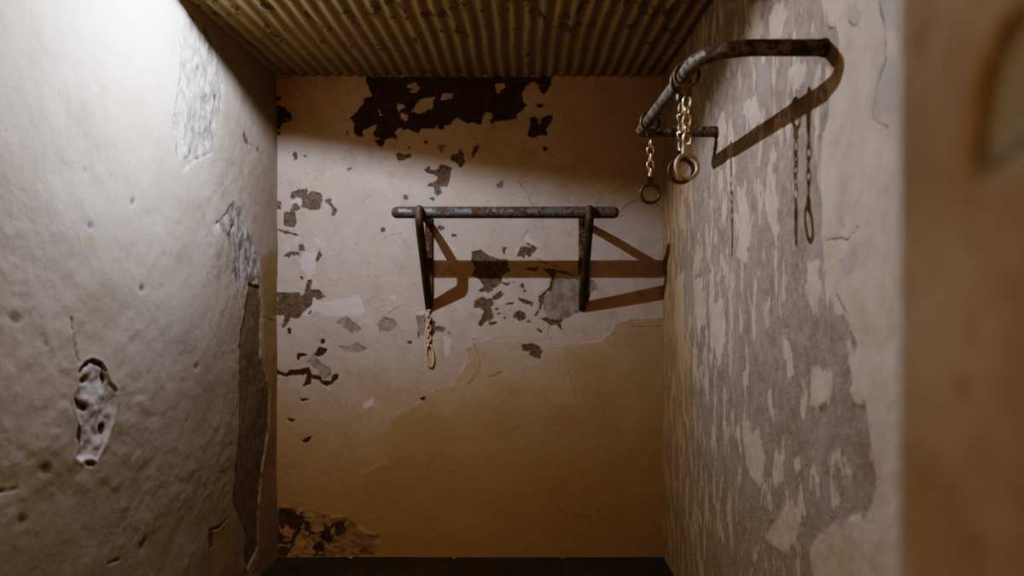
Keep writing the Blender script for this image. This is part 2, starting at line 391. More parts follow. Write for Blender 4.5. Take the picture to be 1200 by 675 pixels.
def back_material():
    n = N('peeling_back_wall_paint')
    w1 = n.noise(48, 7, .70); w3 = n.noise(34, 7, .72, off=(2, 5, 8), dist=.3); w2 = n.noise(22, 5, .6, off=(3, 1, 7)); fine = n.noise(240, 4, .6); big = n.noise(2.6, 5, .6, off=(5, 5, 5))
    med = n.noise(9, 6, .65, off=(1, 9, 2))
    ct = n.mask('ct', n.noise(20, 7, .68, off=(3, 1, 7)), .060, .0025); md = n.mask('md', n.noise(16, 7, .66, off=(1, 1, 7)), .055, .003)
    lower = n.mix(n.rng(big, .3, .7), (.43, .33, .24), (.49, .385, .29))
    upper = n.mix(n.rng(med, .3, .7), (.47, .38, .325), (.56, .475, .42))
    upper = n.mix(n.rng(big, .35, .7), upper, (.52, .42, .34))
    col = n.mix(ct, lower, upper)
    cv = n.op('ADD', n.attr('ct'), n.op('MULTIPLY', n.op('SUBTRACT', n.noise(20, 7, .68, off=(3, 1, 7)), .5), .060))
    lit_edge = n.rng(n.op('ABSOLUTE', cv), .0055, .0015)
    lit_edge = n.op('MULTIPLY', lit_edge, n.rng(n.noise(8, 3, .5, off=(4, 4, 4)), .40, .58))
    col = n.mix(n.op('MULTIPLY', lit_edge, .6), col, (.68, .57, .46))  # light caught on the coat's edge, painted as a pale line
    col = n.mix(n.op('MULTIPLY', md, .6), col, (.50, .40, .32))
    # ochre tint growing stronger towards the floor
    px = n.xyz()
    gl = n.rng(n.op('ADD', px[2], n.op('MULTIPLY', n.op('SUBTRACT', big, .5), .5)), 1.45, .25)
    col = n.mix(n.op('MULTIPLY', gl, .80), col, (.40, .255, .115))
    # faint scuffs and tiny chips
    chips = n.rng(n.noise(34, 5, .7, off=(2, 2, 2)), .635, .68)
    col = n.mix(n.op('MULTIPLY', chips, .42), col, (.23, .165, .13))
    sp = n.rng(n.noise(90, 3, .6, off=(8, 2, 4)), .70, .76)
    col = n.mix(n.op('MULTIPLY', sp, .5), col, (.12, .08, .06))
    # hairline wrinkles of the old coats
    ln = n.op('ABSOLUTE', n.op('SUBTRACT', n.noise(15, 6, .6, off=(9, 3, 3), dist=.5), .5))
    wr = n.op('MULTIPLY', n.rng(ln, .010, .003), n.rng(n.noise(7, 4, .6, off=(2, 8, 6)), .52, .60))
    wr = n.op('MULTIPLY', wr, n.rng(px[2], 1.0, 1.25))
    col = n.mix(n.op('MULTIPLY', wr, .60), col, (.17, .12, .09))
    pt = n.rng(n.noise(12, 6, .7, off=(5, 3, 9)), .56, .66)
    col = n.mix(n.op('MULTIPLY', pt, .30), col, (.33, .25, .195))
    wh = n.mask('wh', w3, 0.06); col = n.mix(n.op('MULTIPLY', wh, .7), col, n.mix(n.rng(med, .3, .7), (.60, .53, .49), (.66, .60, .56)))
    gr = n.mask('gr', w3, 0.055); col = n.mix(gr, col, n.mix(n.rng(w2, .35, .65), (.24, .195, .165), (.36, .31, .275)))
    br = n.mask('br', w3, 0.05); col = n.mix(br, col, n.mix(n.rng(n.noise(70, 5, .65, off=(4, 4, 0)), .35, .65), (.13, .085, .068), (.23, .165, .14)))
    # flaking heap of coats at the floor
    z = n.attr('ro'); inro = n.rng(z, 0, .03)
    fl = n.noise(11, 5, .55, off=(6, 3, 1), dist=.6)
    xx = n.xyz()
    lean = n.rng(xx[0], -1.32, -.80, -.075, .10, 'LINEAR')
    fm = n.op('MULTIPLY', inro, n.rng(n.op('SUBTRACT', n.op('SUBTRACT', .455, fl), lean), -.004, .004))
    fm2 = n.op('MULTIPLY', inro, n.rng(n.noise(15, 4, .5, off=(1, 7, 7)), .52, .535))
    col = n.mix(n.op('MULTIPLY', fm2, .55), col, (.24, .165, .11))
    col = n.mix(fm, col, (.115, .058, .036))
    rd = n.mask('rd', w3, 0.034); col = n.mix(rd, col, n.mix(n.rng(fine, .35, .65), (.075, .028, .02), (.13, .06, .045)))
    dk = n.mask('dk', w3, 0.045)
    bits = n.rng(n.noise(60, 4, .6, off=(7, 7, 1)), .69, .71)
    dcol = n.mix(n.rng(n.noise(30, 5, .7, off=(1, 2, 3)), .35, .65), (.055, .024, .016), (.11, .06, .045))
    dcol = n.mix(n.op('MULTIPLY', bits, .6), dcol, (.34, .25, .18))
    col = n.mix(dk, col, dcol)
    ck = n.rng(n.attr('ck'), -.0012, .0012); col = n.mix(n.op('MULTIPLY', ck, .75), col, (.12, .075, .05))
    loss = n.op('MAXIMUM', n.op('MAXIMUM', dk, br), n.op('MAXIMUM', rd, fm))
    h = n.op('MULTIPLY', loss, -.0022)
    h = n.op('ADD', h, n.op('MULTIPLY', ct, -.0012))
    h = n.op('ADD', h, n.op('MULTIPLY', md, -.0008))
    h = n.op('ADD', h, n.op('MULTIPLY', wh, -.0008))
    h = n.op('ADD', h, n.op('MULTIPLY', gr, -.0014))
    h = n.op('ADD', h, n.op('MULTIPLY', fm2, -.002))
    h = n.op('ADD', h, n.op('MULTIPLY', ck, -.0015))
    h = n.op('ADD', h, n.op('MULTIPLY', fine, n.op('ADD', .0011, n.op('MULTIPLY', loss, .0030))))
    h = n.op('ADD', h, n.op('MULTIPLY', n.noise(28, 5, .6, off=(3, 8, 3)), .0024))
    n.bump(h)
    return n.out(col, .88, wash=(.58, .615, .665))

grid_wall('wall_back', -1.40, .86, -.02, 2.66, .0048,
          lambda U, V, d: np.stack([U, D-d, V], 1), back_attrs, back_material())

# ================================================================== LEFT WALL
L = on_side(XL)
left_rough = [
 [(214,22),(224,14),(240,30),(254,60),(263,101),(257,131),(256,150),(249,178),(240,184),(229,187),(213,200),(206,181),(203,146),(207,110),(212,80),(209,45)],
 [(254,262),(262,255),(274,236),(284,252),(290,272),(296,285),(303,302),(305,330),(290,336),(283,350),(279,335),(272,322),(276,300),(266,282)],
]
left_strip = [
 [(292,332),(304,335),(307,360),(306,421),(317,462),(316,500),(309,540),(307,562),(304,600),(303,640),(291,668),(286,655),(288,627),(272,590),(277,540),(280,486),(281,440),(280,405),(286,370)],
]
left_hole = [[(93,431),(100,424),(108,421),(118,425),(123,433),(128,447),(136,456),(135,475),(132,492),(126,512),(118,529),(113,540),(104,537),(94,541),(87,537),(93,522),(94,501),(89,485),(86,468),(91,450)]]
left_holeshade = [  # shadows at the hole's lip and pockets, put in as dark colour
 [(91,436),(99,425),(108,421),(118,425),(123,433),(121,434),(114,427),(106,425),(99,430),(94,440)], [(95,444),(104,444),(104,447),(95,449)],
 [(88,466),(95,470),(103,477),(102,482),(96,481),(90,478)], [(91,490),(97,503),(96,517),(93,522),(89,513)],
 [(118,498),(124,496),(125,504),(121,511),(118,508)], [(119,432),(123,446),(121,450),(118,440)], [(97,540),(112,541),(109,547),(101,545)],
]
left_specks = [ell(20,374,8,5,rot=.4), ell(53,550,7,6,rot=-.5), ell(26,609,6,5,rot=-.5),
 [(163,641),(170,628),(172,631),(168,642),(165,646)], ell(229,429,2.5,4,rot=.6), ell(56,404,2,3), ell(165,338,3,4),
 [(244,630),(246,620),(251,624),(250,640),(246,646)], ell(290,165,2,6,rot=-.2), ell(303,175,1.5,3), ell(155,236,2.5,5,rot=.3), ell(204,57,1.8,2.5), ell(99,200,2,2.5), ell(105,265,3,4),
 [(285,158),(288,152),(290,163),(288,170)], ell(231,78,1.8,4,rot=-.4), ell(221,72,1.5,2), ell(252,115,2,5), ell(242,112,1.6,3),
 ell(275,262,1.6,8,rot=.3), ell(283,290,1.5,6,rot=.2), ell(277,320,1.5,8), ell(291,305,1.5,9,rot=-.2)]
left_white = [[(93,452),(100,455),(112,462),(118,470),(113,480),(105,470),(97,466)], [(86,533),(96,527),(106,528),(117,527),(113,540),(104,537),(94,541)], [(250,265),(256,261),(258,270),(254,278),(250,272)],
 [(209,150),(214,140),(216,165),(222,180),(212,190),(207,178)]]
left_smooth = [[(238,690),(244,640),(246,622),(258,618),(267,606),(277,640),(285,690)], [(305,300),(330,290),(330,690),(302,690),(303,640),(309,560),(316,505),(318,462),(308,421)]]
left_yellow = [ell(112,282,9,6), ell(52,218,4,5)]
left_cracks = [(.007,[(209,36),(212,60),(213,88),(207,118),(203,138)]), (.005,[(84,372),(88,400),(92,424)]), (.005,[(246,622),(257,618),(267,606)]),
 (.004,[(290,166),(308,181)]), (.005,[(304,334),(308,366),(308,410),(317,455)]), (.004,[(279,340),(283,372),(281,410),(279,470),(275,560)]), (.003,[(308,371),(322,377)]),
 (.004,[(0,578),(20,572)]), (.004,[(125,660),(140,655)]), (.004,[(254,262),(262,255),(272,240)]), (.004,[(213,200),(229,187),(249,178)])]
def left_attrs(U, V):
    ro = field(U, V, left_rough, L); st = field(U, V, left_strip, L); ho = field(U, V, left_hole, L)
    hd = field(U, V, left_holeshade, L); sp = field(U, V, left_specks, L); wh = field(U, V, left_white, L)
    sm = field(U, V, left_smooth, L); ye = field(U, V, left_yellow, L); ck = lines(U, V, left_cracks, L)
    disp = .020*fbm(U, V, 1.6, 105, 3)+.008*fbm(U, V, 6, 115, 3)
    lum = fbm(U*.8, V, 22, 125, 3)
    near = .35+.65*sstep(.45, .7, vnoise(U, V, 3, 131))
    disp += .0050*lum*near*(1-.7*sstep(-.01, .02, sm))
    disp += .0025*np.maximum(0, fbm(U*1.3, V*.8, 34, 151, 2)-.12)
    disp += sstep(-.02, .03, ro)*(-.004+.020*fbm(U*1.2, V*.9, 16, 135, 4))
    disp -= .009*sstep(-.004, .008, st)
    disp -= .005*sstep(-.005, .008, ho); disp += .013*sstep(-.006, .02, ho)*fbm(U, V, 24, 145, 4)
    disp -= .005*sstep(-.006, .006, hd)
    disp -= .003*sstep(-.012, .010, sp)
    edge = np.exp(-(ho/.008)**2); disp += .003*edge
    disp -= .005*sstep(-.003, .002, ck)
    disp -= .02*sstep(3.60, 3.72, U)*0
    return dict(ro=ro, st=st, ho=ho, hd=hd, sp=sp, wh=wh, sm=sm, ye=ye, ck=ck), disp

def left_material():
    n = N('lumpy_left_wall_plaster')
    w1 = n.noise(45, 5, .65); big = n.noise(2.2, 5, .6, off=(5, 5, 5)); med = n.noise(8, 6, .65, off=(1, 9, 2)); fine = n.noise(230, 4, .6)
    col = n.mix(n.rng(big, .3, .7), (.50, .425, .355), (.58, .51, .445))
    col = n.mix(n.op('MULTIPLY', n.rng(med, .50, .72), .35), col, (.33, .265, .21))
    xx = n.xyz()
    # browner towards the far corner, darker towards the floor
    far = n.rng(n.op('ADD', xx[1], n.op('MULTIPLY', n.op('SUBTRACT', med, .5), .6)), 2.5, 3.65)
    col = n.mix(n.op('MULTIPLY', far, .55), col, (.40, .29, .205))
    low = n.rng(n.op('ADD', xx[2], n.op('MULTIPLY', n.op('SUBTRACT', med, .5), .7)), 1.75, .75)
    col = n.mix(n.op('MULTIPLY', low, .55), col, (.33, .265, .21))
    spk = n.rng(n.noise(30, 3, .6, off=(8, 2, 4)), .68, .76)
    col = n.mix(n.op('MULTIPLY', spk, .55), col, (.17, .125, .09))
    sm = n.rng(n.op('ADD', n.attr('sm'), n.op('MULTIPLY', n.op('SUBTRACT', med, .5), .10)), -.035, .035); sm = n.op('MULTIPLY', sm, n.rng(xx[2], 2.15, 1.5)); col = n.mix(n.op('MULTIPLY', sm, .8), col, (.42, .27, .155))
    ro = n.mask('ro', n.noise(26, 6, .7, off=(3, 0, 4)), .075, .006)
    rcol = n.mix(n.rng(n.noise(22, 7, .72, stretch=(1, 1.2, .7), off=(3, 3, 9)), .40, .62), (.27, .225, .20), (.58, .54, .515))
    col = n.mix(n.op('MULTIPLY', ro, .85), col, rcol)
    st = n.mask('st', n.noise(24, 7, .72, off=(3, 0, 8)), .085, .004)
    col = n.mix(st, col, n.mix(n.rng(n.noise(40, 6, .7, stretch=(1, 1, .4), off=(2, 0, 4)), .35, .65), (.17, .12, .09), (.30, .235, .19)))
    ho = n.mask('ho', w1, .034, .003); col = n.mix(ho, col, n.mix(n.rng(w1, .35, .65), (.42, .38, .35), (.58, .54, .51)))
    wh = n.mask('wh', w1, .02, .004); col = n.mix(wh, col, (.66, .60, .56))
    hd = n.mask('hd', w1, .035, .004); col = n.mix(hd, col, (.10, .065, .045))
    sp = n.rng(n.op('ADD', n.attr('sp'), n.op('MULTIPLY', n.op('SUBTRACT', w1, .5), .02)), -.006, .010)
    col = n.mix(n.op('MULTIPLY', sp, .7), col, (.10, .065, .042))
    ye = n.rng(n.op('ADD', n.attr('ye'), n.op('MULTIPLY', n.op('SUBTRACT', w1, .5), .06)), -.012, .03); col = n.mix(n.op('MULTIPLY', ye, .5), col, (.62, .52, .16))
    ck = n.rng(n.attr('ck'), -.0015, .0015); col = n.mix(n.op('MULTIPLY', ck, .8), col, (.10, .065, .045))
    h = n.op('MULTIPLY', n.noise(30, 5, .6, off=(3, 8, 3)), .006)
    h = n.op('ADD', h, n.op('MULTIPLY', fine, .0012))
    h = n.op('ADD', h, n.op('MULTIPLY', n.op('MULTIPLY', ro, n.noise(60, 6, .7, off=(3, 8, 1))), .010))
    h = n.op('ADD', h, n.op('MULTIPLY', n.op('MULTIPLY', st, n.noise(80, 6, .7, off=(1, 8, 1))), .006))
    h = n.op('ADD', h, n.op('MULTIPLY', st, -.003))
    n.bump(h, .35)
    return n.out(col, .85, wash=(.62, .655, .70))
grid_wall('wall_left', .0, 3.76, -.02, 2.66, .0062,
          lambda U, V, d: np.stack([XL+d, U, V], 1), left_attrs, left_material(), flip=True)

# ================================================================== RIGHT WALL
R = on_side(XR)
right_grey = [[(770,-40),(958,-40),(964,0),(967,12),(972,28),(979,40),(982,60),(974,90),(971,137),(962,166),(959,210),(964,240),(962,274),(967,303),(966,315),(980,345),(992,367),(1003,405),(1000,444),(1014,478),(1020,522),(1026,561),(1020,600),(1000,606),(981,611),(959,628),(951,655),(958,690),(770,690)]]
right_cream = [
 [(905,274),(896,245),(898,215),(900,199),(909,207),(912,274),(909,280)],
 [(864,221),(868,225),(876,240),(878,275),(873,310),(862,300),(868,262)],
 [(853,170),(858,160),(860,205),(855,240),(851,200)],
 [(945,308),(958,305),(962,340),(952,368),(946,352)], [(967,317),(978,330),(990,366),(982,374),(972,345)],
 [(918,402),(926,406),(930,440),(921,448)], [(948,432),(976,436),(972,462),(958,480),(948,476)],
 [(907,530),(916,536),(914,560),(908,576),(904,556)], [(929,540),(936,535),(941,548),(932,556)],
 [(872,520),(888,500),(895,540),(892,570),(880,560),(874,545)], [(916,600),(928,585),(938,612),(932,640),(920,650),(905,640),(896,630)],
 [(994,455),(1003,450),(1012,470),(1008,478),(998,468)], [(1000,610),(1010,606),(1014,625),(1008,632)],
 [(900,20),(908,5),(917,0),(921,22),(914,45),(902,44)], [(876,10),(890,0),(894,40),(884,54)],
 [(922,85),(935,70),(946,80),(938,100),(930,110)], [(872,120),(886,112),(892,140),(882,158)], [(838,150),(848,128),(852,150),(845,185)],
 [(962,0),(970,5),(975,28),(968,34)],
 [(790,330),(800,320),(804,420),(800,460),(794,420)], [(812,330),(822,325),(826,372),(818,400)], [(832,360),(846,350),(850,400),(842,430),(834,400)],
]
right_blue = [[(1029,89),(1035,72),(1052,60),(1052,128),(1036,134),(1024,140),(1024,115)], [(1029,-6),(1052,-6),(1052,40),(1036,34),(1030,18)], [(995,5),(1004,2),(1010,16),(1006,26),(998,31),(994,24)],
 [(985,252),(989,255),(990,266),(986,268)], [(985,305),(1000,288),(1006,300),(1000,316),(992,325)], [(905,235),(900,215),(903,206),(907,240)], [(914,190),(920,188),(918,196),(915,198)]]
right_red = [ell(962,478,5,7), ell(984,530,3,4), ell(987,545,2,3), ell(980,575,3,5), ell(1020,545,2,8), ell(942,300,5,2), ell(905,612,6,3)]
right_cracks = [(.006,[(967,284),(975,279),(982,278),(993,281),(1005,266)]), (.006,[(1029,0),(1035,31),(1036,71),(1026,100),(1022,140)]), (.004,[(1026,561),(1034,560)]),
 (.006,[(967,14),(970,32),(978,30)]), (.006,[(978,28),(982,50),(980,90)]), (.007,[(964,150),(960,200),(963,240)]), (.005,[(995,5),(994,24),(998,31),(1008,22)]),
 (.006,[(1020,522),(1027,561),(1020,600)]), (.006,[(980,345),(992,367),(1003,405)]), (.004,[(928,88),(930,110),(938,100)]), (.004,[(1040,150),(1030,142),(1024,140)])]
def right_attrs(U, V):
    g = field(U, V, right_grey, R, .12); c = field(U, V, right_cream, R); b = field(U, V, right_blue, R)
    r = field(U, V, right_red, R); ck = lines(U, V, right_cracks, R)
    disp = .012*fbm(U, V, 1.6, 205, 3)+.004*fbm(U, V, 9, 215, 3)+.002*fbm(U, V, 36, 225, 3)
    disp -= .004*sstep(-.006, .006, g); disp += .003*sstep(-.005, .005, np.minimum(c, g))
    disp -= .003*sstep(-.003, .002, ck)
    return dict(g=g, c=c, b=b, r=r, ck=ck), disp
def right_material():
    n = N('flaking_right_wall_paint')
    w1 = n.noise(45, 5, .65); big = n.noise(2.2, 5, .6, off=(5, 5, 5)); med = n.noise(9, 6, .65, off=(1, 9, 2)); fine = n.noise(230, 4, .6)
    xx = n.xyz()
    cream = n.mix(n.rng(med, .3, .7), (.54, .43, .335), (.64, .535, .44))
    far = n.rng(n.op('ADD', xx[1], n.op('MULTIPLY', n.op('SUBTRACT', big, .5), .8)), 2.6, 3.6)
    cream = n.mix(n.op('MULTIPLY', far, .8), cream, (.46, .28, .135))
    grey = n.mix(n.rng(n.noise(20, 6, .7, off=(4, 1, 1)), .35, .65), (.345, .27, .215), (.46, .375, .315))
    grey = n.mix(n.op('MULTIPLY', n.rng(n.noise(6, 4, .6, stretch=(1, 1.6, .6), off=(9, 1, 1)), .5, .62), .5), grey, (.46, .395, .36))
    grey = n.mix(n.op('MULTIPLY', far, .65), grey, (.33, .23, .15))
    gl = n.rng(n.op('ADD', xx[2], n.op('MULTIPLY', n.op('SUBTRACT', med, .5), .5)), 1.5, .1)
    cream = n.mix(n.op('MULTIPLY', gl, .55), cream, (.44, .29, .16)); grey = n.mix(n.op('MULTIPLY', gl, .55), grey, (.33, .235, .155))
    # loose flakes of the cream coat still holding on the grey
    fl = n.noise(14, 7, .64, stretch=(1, 1.15, .42), off=(2, 6, 3), dist=.25)
    thr = n.rng(xx[1], 1.9, 3.5, .585, .505, 'LINEAR')
    keep = n.rng(n.op('SUBTRACT', fl, thr), -.006, .006)
    c = n.mask('c', n.noise(30, 6, .7, stretch=(1, 1.2, .5), off=(1, 0, 5)), .085, .003)
    keep = n.op('MAXIMUM', keep, c)
    gm = n.mask('g', n.noise(18, 7, .70, stretch=(1, 1, .7), off=(2, 2, 5)), .13, .003)
    lost = n.op('MULTIPLY', gm, n.op('SUBTRACT', 1.0, keep))
    # a few pin holes of loss outside the main patch
    col = n.mix(lost, cream, grey)
    rim = n.op('MULTIPLY', gm, n.op('MULTIPLY', n.rng(n.op('SUBTRACT', fl, thr), -.035, -.004), n.op('SUBTRACT', 1.0, keep)))
    col = n.mix(n.op('MULTIPLY', rim, .22), col, (.16, .115, .09))
    deep = n.op('MULTIPLY', lost, n.rng(n.noise(38, 6, .7, stretch=(1, 1.3, .6), off=(6, 6, 1)), .63, .70))
    col = n.mix(n.op('MULTIPLY', deep, .6), col, (.17, .125, .095))
    b = n.mask('b', w1, .06, .004); col = n.mix(b, col, n.mix(n.rng(med, .3, .7), (.44, .375, .325), (.52, .455, .405)))
    sp = n.rng(n.noise(60, 3, .6, off=(8, 2, 4)), .70, .77); col = n.mix(n.op('MULTIPLY', sp, .5), col, (.17, .115, .08))
    r = n.rng(n.op('ADD', n.attr('r'), n.op('MULTIPLY', n.op('SUBTRACT', w1, .5), .05)), -.004, .010); col = n.mix(n.op('MULTIPLY', r, .6), col, (.26, .13, .07))
    ck = n.rng(n.attr('ck'), -.0015, .0015); col = n.mix(n.op('MULTIPLY', ck, .7), col, (.14, .095, .07))
    h = n.op('MULTIPLY', lost, -.003)
    h = n.op('ADD', h, n.op('MULTIPLY', n.op('MULTIPLY', lost, n.noise(70, 6, .7, off=(3, 8, 1))), .006))
    h = n.op('ADD', h, n.op('MULTIPLY', fine, .0012))
    h = n.op('ADD', h, n.op('MULTIPLY', n.noise(26, 5, .6, off=(3, 8, 3)), .004))
    h = n.op('ADD', h, n.op('MULTIPLY', ck, -.002))
    n.bump(h)
    return n.out(col, .88, wash=(.66, .675, .70))
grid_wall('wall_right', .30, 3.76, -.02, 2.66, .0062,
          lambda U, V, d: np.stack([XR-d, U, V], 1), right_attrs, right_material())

# ================================================================== CEILING (corrugated roof sheet) and FLOOR
PITCH = .064
def ceil_attrs(U, V):
    a = .0068*np.cos(2*PI*U/PITCH)
    a += .004*fbm(U, V*.4, 3, 305, 3)+.0015*fbm(U, V, 25, 315, 2)
    return {}, a
def ceil_material():
    n = N('grimy_corrugated_sheet')
    xx = n.xyz()
    st = n.noise(12, 6, .65, stretch=(1, .22, 1)); sp = n.noise(9, 6, .7, off=(3, 4, 4)); fine = n.noise(120, 4, .6)
    col = n.mix(n.rng(st, .3, .7), (.17, .125, .062), (.24, .185, .10))
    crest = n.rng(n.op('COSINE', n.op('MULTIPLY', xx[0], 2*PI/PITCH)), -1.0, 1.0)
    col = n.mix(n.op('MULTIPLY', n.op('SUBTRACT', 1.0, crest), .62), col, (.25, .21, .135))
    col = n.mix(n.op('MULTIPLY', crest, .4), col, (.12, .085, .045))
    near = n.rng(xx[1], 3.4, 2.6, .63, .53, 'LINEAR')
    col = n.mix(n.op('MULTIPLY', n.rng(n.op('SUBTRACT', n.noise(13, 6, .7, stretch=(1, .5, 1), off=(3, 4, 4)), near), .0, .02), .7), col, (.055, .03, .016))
    col = n.mix(n.op('MULTIPLY', n.rng(sp, .62, .70), .4), col, (.30, .17, .07))
    h = n.op('ADD', n.op('MULTIPLY', fine, .0012), n.op('MULTIPLY', st, .003))
    n.bump(h)
    return n.out(col, .8, wash=(1.45, 1.5, 1.72))
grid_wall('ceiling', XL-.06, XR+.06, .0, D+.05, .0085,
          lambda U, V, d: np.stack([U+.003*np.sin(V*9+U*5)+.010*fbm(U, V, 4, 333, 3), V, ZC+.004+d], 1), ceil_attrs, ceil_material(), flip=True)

def floor_material():
    n = N('dark_stone_floor')
    st = n.noise(5, 6, .65, stretch=(1, .5, 1)); fine = n.noise(90, 5, .65)
    col = n.mix(n.rng(st, .3, .7), (.022, .014, .008), (.04, .026, .014))
    n.bump(n.op('ADD', n.op('MULTIPLY', fine, .002), n.op('MULTIPLY', st, .004)))
    return n.out(col, .8)
def floor_attrs(U, V):
    seam = np.full(U.shape, 9.0)
    for sx in (-.92, -.36, .225): seam = np.minimum(seam, np.abs(U-sx))
    for sy in (.9, 1.9, 2.85): seam = np.minimum(seam, np.abs(V-sy))
    return {}, -.012*(1-sstep(.003, .010, seam))+.003*fbm(U, V, 4, 405, 3)
fl = grid_wall('floor', XL-.06, XR+.06, .0, D+.05, .012,
          lambda U, V, d: np.stack([U, V, -.002+d], 1), floor_attrs, floor_material())

# ================================================================== DOORWAY PIER close to the camera (right edge of the view)
PX = .273
pier_hole = [[(1144,215),(1138,185),(1139,150),(1145,110),(1155,70),(1172,30),(1197,0),(1260,0),(1260,170),(1205,172),(1190,178),(1178,190),(1168,205),(1158,200)]]
P_ = on_side(PX)
def pier_attrs(U, V):
    ho = field(U, V, pier_hole, P_)
    t = np.clip((U-.485)/.02, 0, 1)
    disp = .004*fbm(U, V, 5, 505, 3)+.0015*fbm(U, V, 30, 515, 3)-.006*sstep(-.008, .014, ho)
    return dict(ho=ho), disp
def pier_material():
    n = N('worn_doorway_plaster')
    big = n.noise(9, 5, .6, off=(5, 5, 5)); w1 = n.noise(60, 5, .65)
    col = n.mix(n.rng(big, .3, .7), (.42, .30, .215), (.56, .43, .335))
    col = n.mix(n.op('MULTIPLY', n.rng(n.noise(18, 5, .6, off=(1, 2, 5)), .58, .68), .45), col, (.27, .18, .12))
    ho = n.rng(n.op('ADD', n.attr('ho'), n.op('MULTIPLY', n.op('SUBTRACT', w1, .5), .012)), -.003, .003)
    rim = n.op('MULTIPLY', ho, n.rng(n.attr('ho'), .013, .006))
    col = n.mix(ho, col, (.40, .34, .27))
    col = n.mix(n.op('MULTIPLY', rim, .7), col, (.17, .125, .09))
    n.bump(n.op('MULTIPLY', w1, .002))
    return n.out(col, .9, wash=(.48, .53, .57))
def pier_place(U, V, d):
    # reveal facing the opening, rounding over at its inner edge into the room-side face
    x = PX-d; y = U.copy()
    r = .012; e = .50
    s = U-(e-r)                              # arc length past the start of the corner
    q = r*PI/2
    a = np.clip(s/r, 0, PI/2)
    corner = s > 0
    x = np.where(corner, PX+r*(1-np.cos(a)) - d*np.cos(a), x)
    y = np.where(corner, e-r+r*np.sin(a)+d*np.sin(a)*0, y)
    past = s > q
    x = np.where(past, PX+r+(s-q), x); y = np.where(past, e+d, y)
    return np.stack([x, y, V], 1)
grid_wall('wall_front', .06, 1.0, -.02, 2.62, .006, pier_place, pier_attrs, pier_material(), flip=True)

# ================================================================== METALS
def iron(name, paint, paint2, rust, amount, rough=.55, metal=.35):
    n = N(name)
    a = n.noise(38, 6, .68); b = n.noise(90, 5, .65, off=(2, 2, 2)); c = n.noise(16, 5, .6, off=(7, 1, 3))
    col = n.mix(n.rng(b, .35, .65), paint, paint2)
    m = n.rng(n.op('ADD', n.op('MULTIPLY', a, .55), n.op('MULTIPLY', c, .45)), amount-.015, amount+.015)
    col = n.mix(m, col, n.mix(n.rng(b, .3, .7), rust, tuple(x*1.7 for x in rust)))
    n.bump(n.op('ADD', n.op('MULTIPLY', b, .0012), n.op('MULTIPLY', m, .0006)))
    return n.out(col, n.mix(m, (rough,)*3, (.85,)*3), n.op('MULTIPLY', n.op('SUBTRACT', 1.0, m), metal), .4)
M_rail = iron('worn_grey_rail_paint', (.06, .065, .072), (.105, .11, .12), (.038, .022, .016), .51)
M_brkt = iron('dark_bracket_iron', (.035, .028, .022), (.075, .06, .05), (.06, .03, .018), .55, .6, .4)
M_plate = iron('flaked_wall_plate_paint', (.045, .035, .025), (.14, .115, .09), (.035, .019, .012), .49, .7, .1)
M_hoop = iron('worn_hoop_rail_paint', (.08, .072, .065), (.19, .175, .16), (.034, .022, .016), .52, .6, .25)
def bright(name, c1, c2, rough, metal=1.0):
    n = N(name)
    a = n.noise(60, 4, .6); col = n.mix(n.rng(a, .35, .65), c1, c2)
    n.bump(n.op('MULTIPLY', n.noise(150, 3, .5), .0006))
    return n.out(col, n.rng(a, .3, .7, rough, rough+.12), metal, .5)
M_link = bright('brass_toned_chain_metal', (.42, .34, .235), (.62, .55, .45), .12)
M_cuff = bright('dull_cuff_steel', (.07, .05, .034), (.12, .092, .066), .48, .7)
M_cuff2 = bright('pale_cuff_steel', (.34, .31, .275), (.44, .405, .365), .5, .35)
def lime():
    n = N('limewashed_chain_coat')
    a = n.noise(50, 5, .6); col = n.mix(n.rng(a, .4, .62), (.42, .345, .265), (.34, .255, .165))
    n.bump(n.op('MULTIPLY', a, .003))
    return n.out(col, .85)
M_lime = lime()

# ================================================================== RAIL ON THE BACK WALL
DB = 3.335; ZB = EYE+(CY-249)*DB/F
XA, XB = (463-CX)*DB/F, (721-CX)*DB/F
rail = tag(empty('wall_rail', ((XA+XB)/2, D, ZB)), 'straight rusty grey iron rail standing out from the back wall on two triangular brackets', 'rail')
rail_xy = Vector(rail.location)
bm = bmesh.new()
rad = .0285
random.seed(3)
sweep(bm, [Vector((XA+.01+(XB-XA-.02)*k/60, DB, ZB))-rail_xy for k in range(61)], rad, 28, round_end=True)
rb = obj('rail_bar', bm, M_rail, rail)
def bracket(xf, xw):
    # front brace: down in front of the bar, then raked back to the wall
    zt = ZB+.010; zb = EYE+(CY-360)*D/F
    yf = DB-rad-.016
    pts = [(xf, yf, zt), (xf, yf, ZB-.048), (xw, D+.004, zb-.005)]
    bm = bmesh.new(); p = fillet(pts, [.06], 10)
    sweep(bm, [Vector(q)-rail_xy for q in p], .0205, 18, round_end=True)
    b = obj('bracket', bm, M_brkt, rail)
    bm = bmesh.new()
    za = ZB-.006
    sweep(bm, [Vector((xf, DB+.01, za))-rail_xy, Vector(((xf+xw)/2, (DB+D)/2, za))-rail_xy, Vector((xw, D+.004, za-.01))-rail_xy], .0195, 16)
    obj('arm', bm, M_brkt, b)
    bm = bmesh.new()
    box(bm, (xw-.021-rail_xy.x, D-.020-rail_xy.y, zb+.01-rail_xy.z), (xw+.021-rail_xy.x, D+.006-rail_xy.y, za+.02-rail_xy.z), .007, 3)
    obj('wall_plate', bm, M_plate, b)
bracket(-.4885, -.4955); bracket(.3325, .3355)

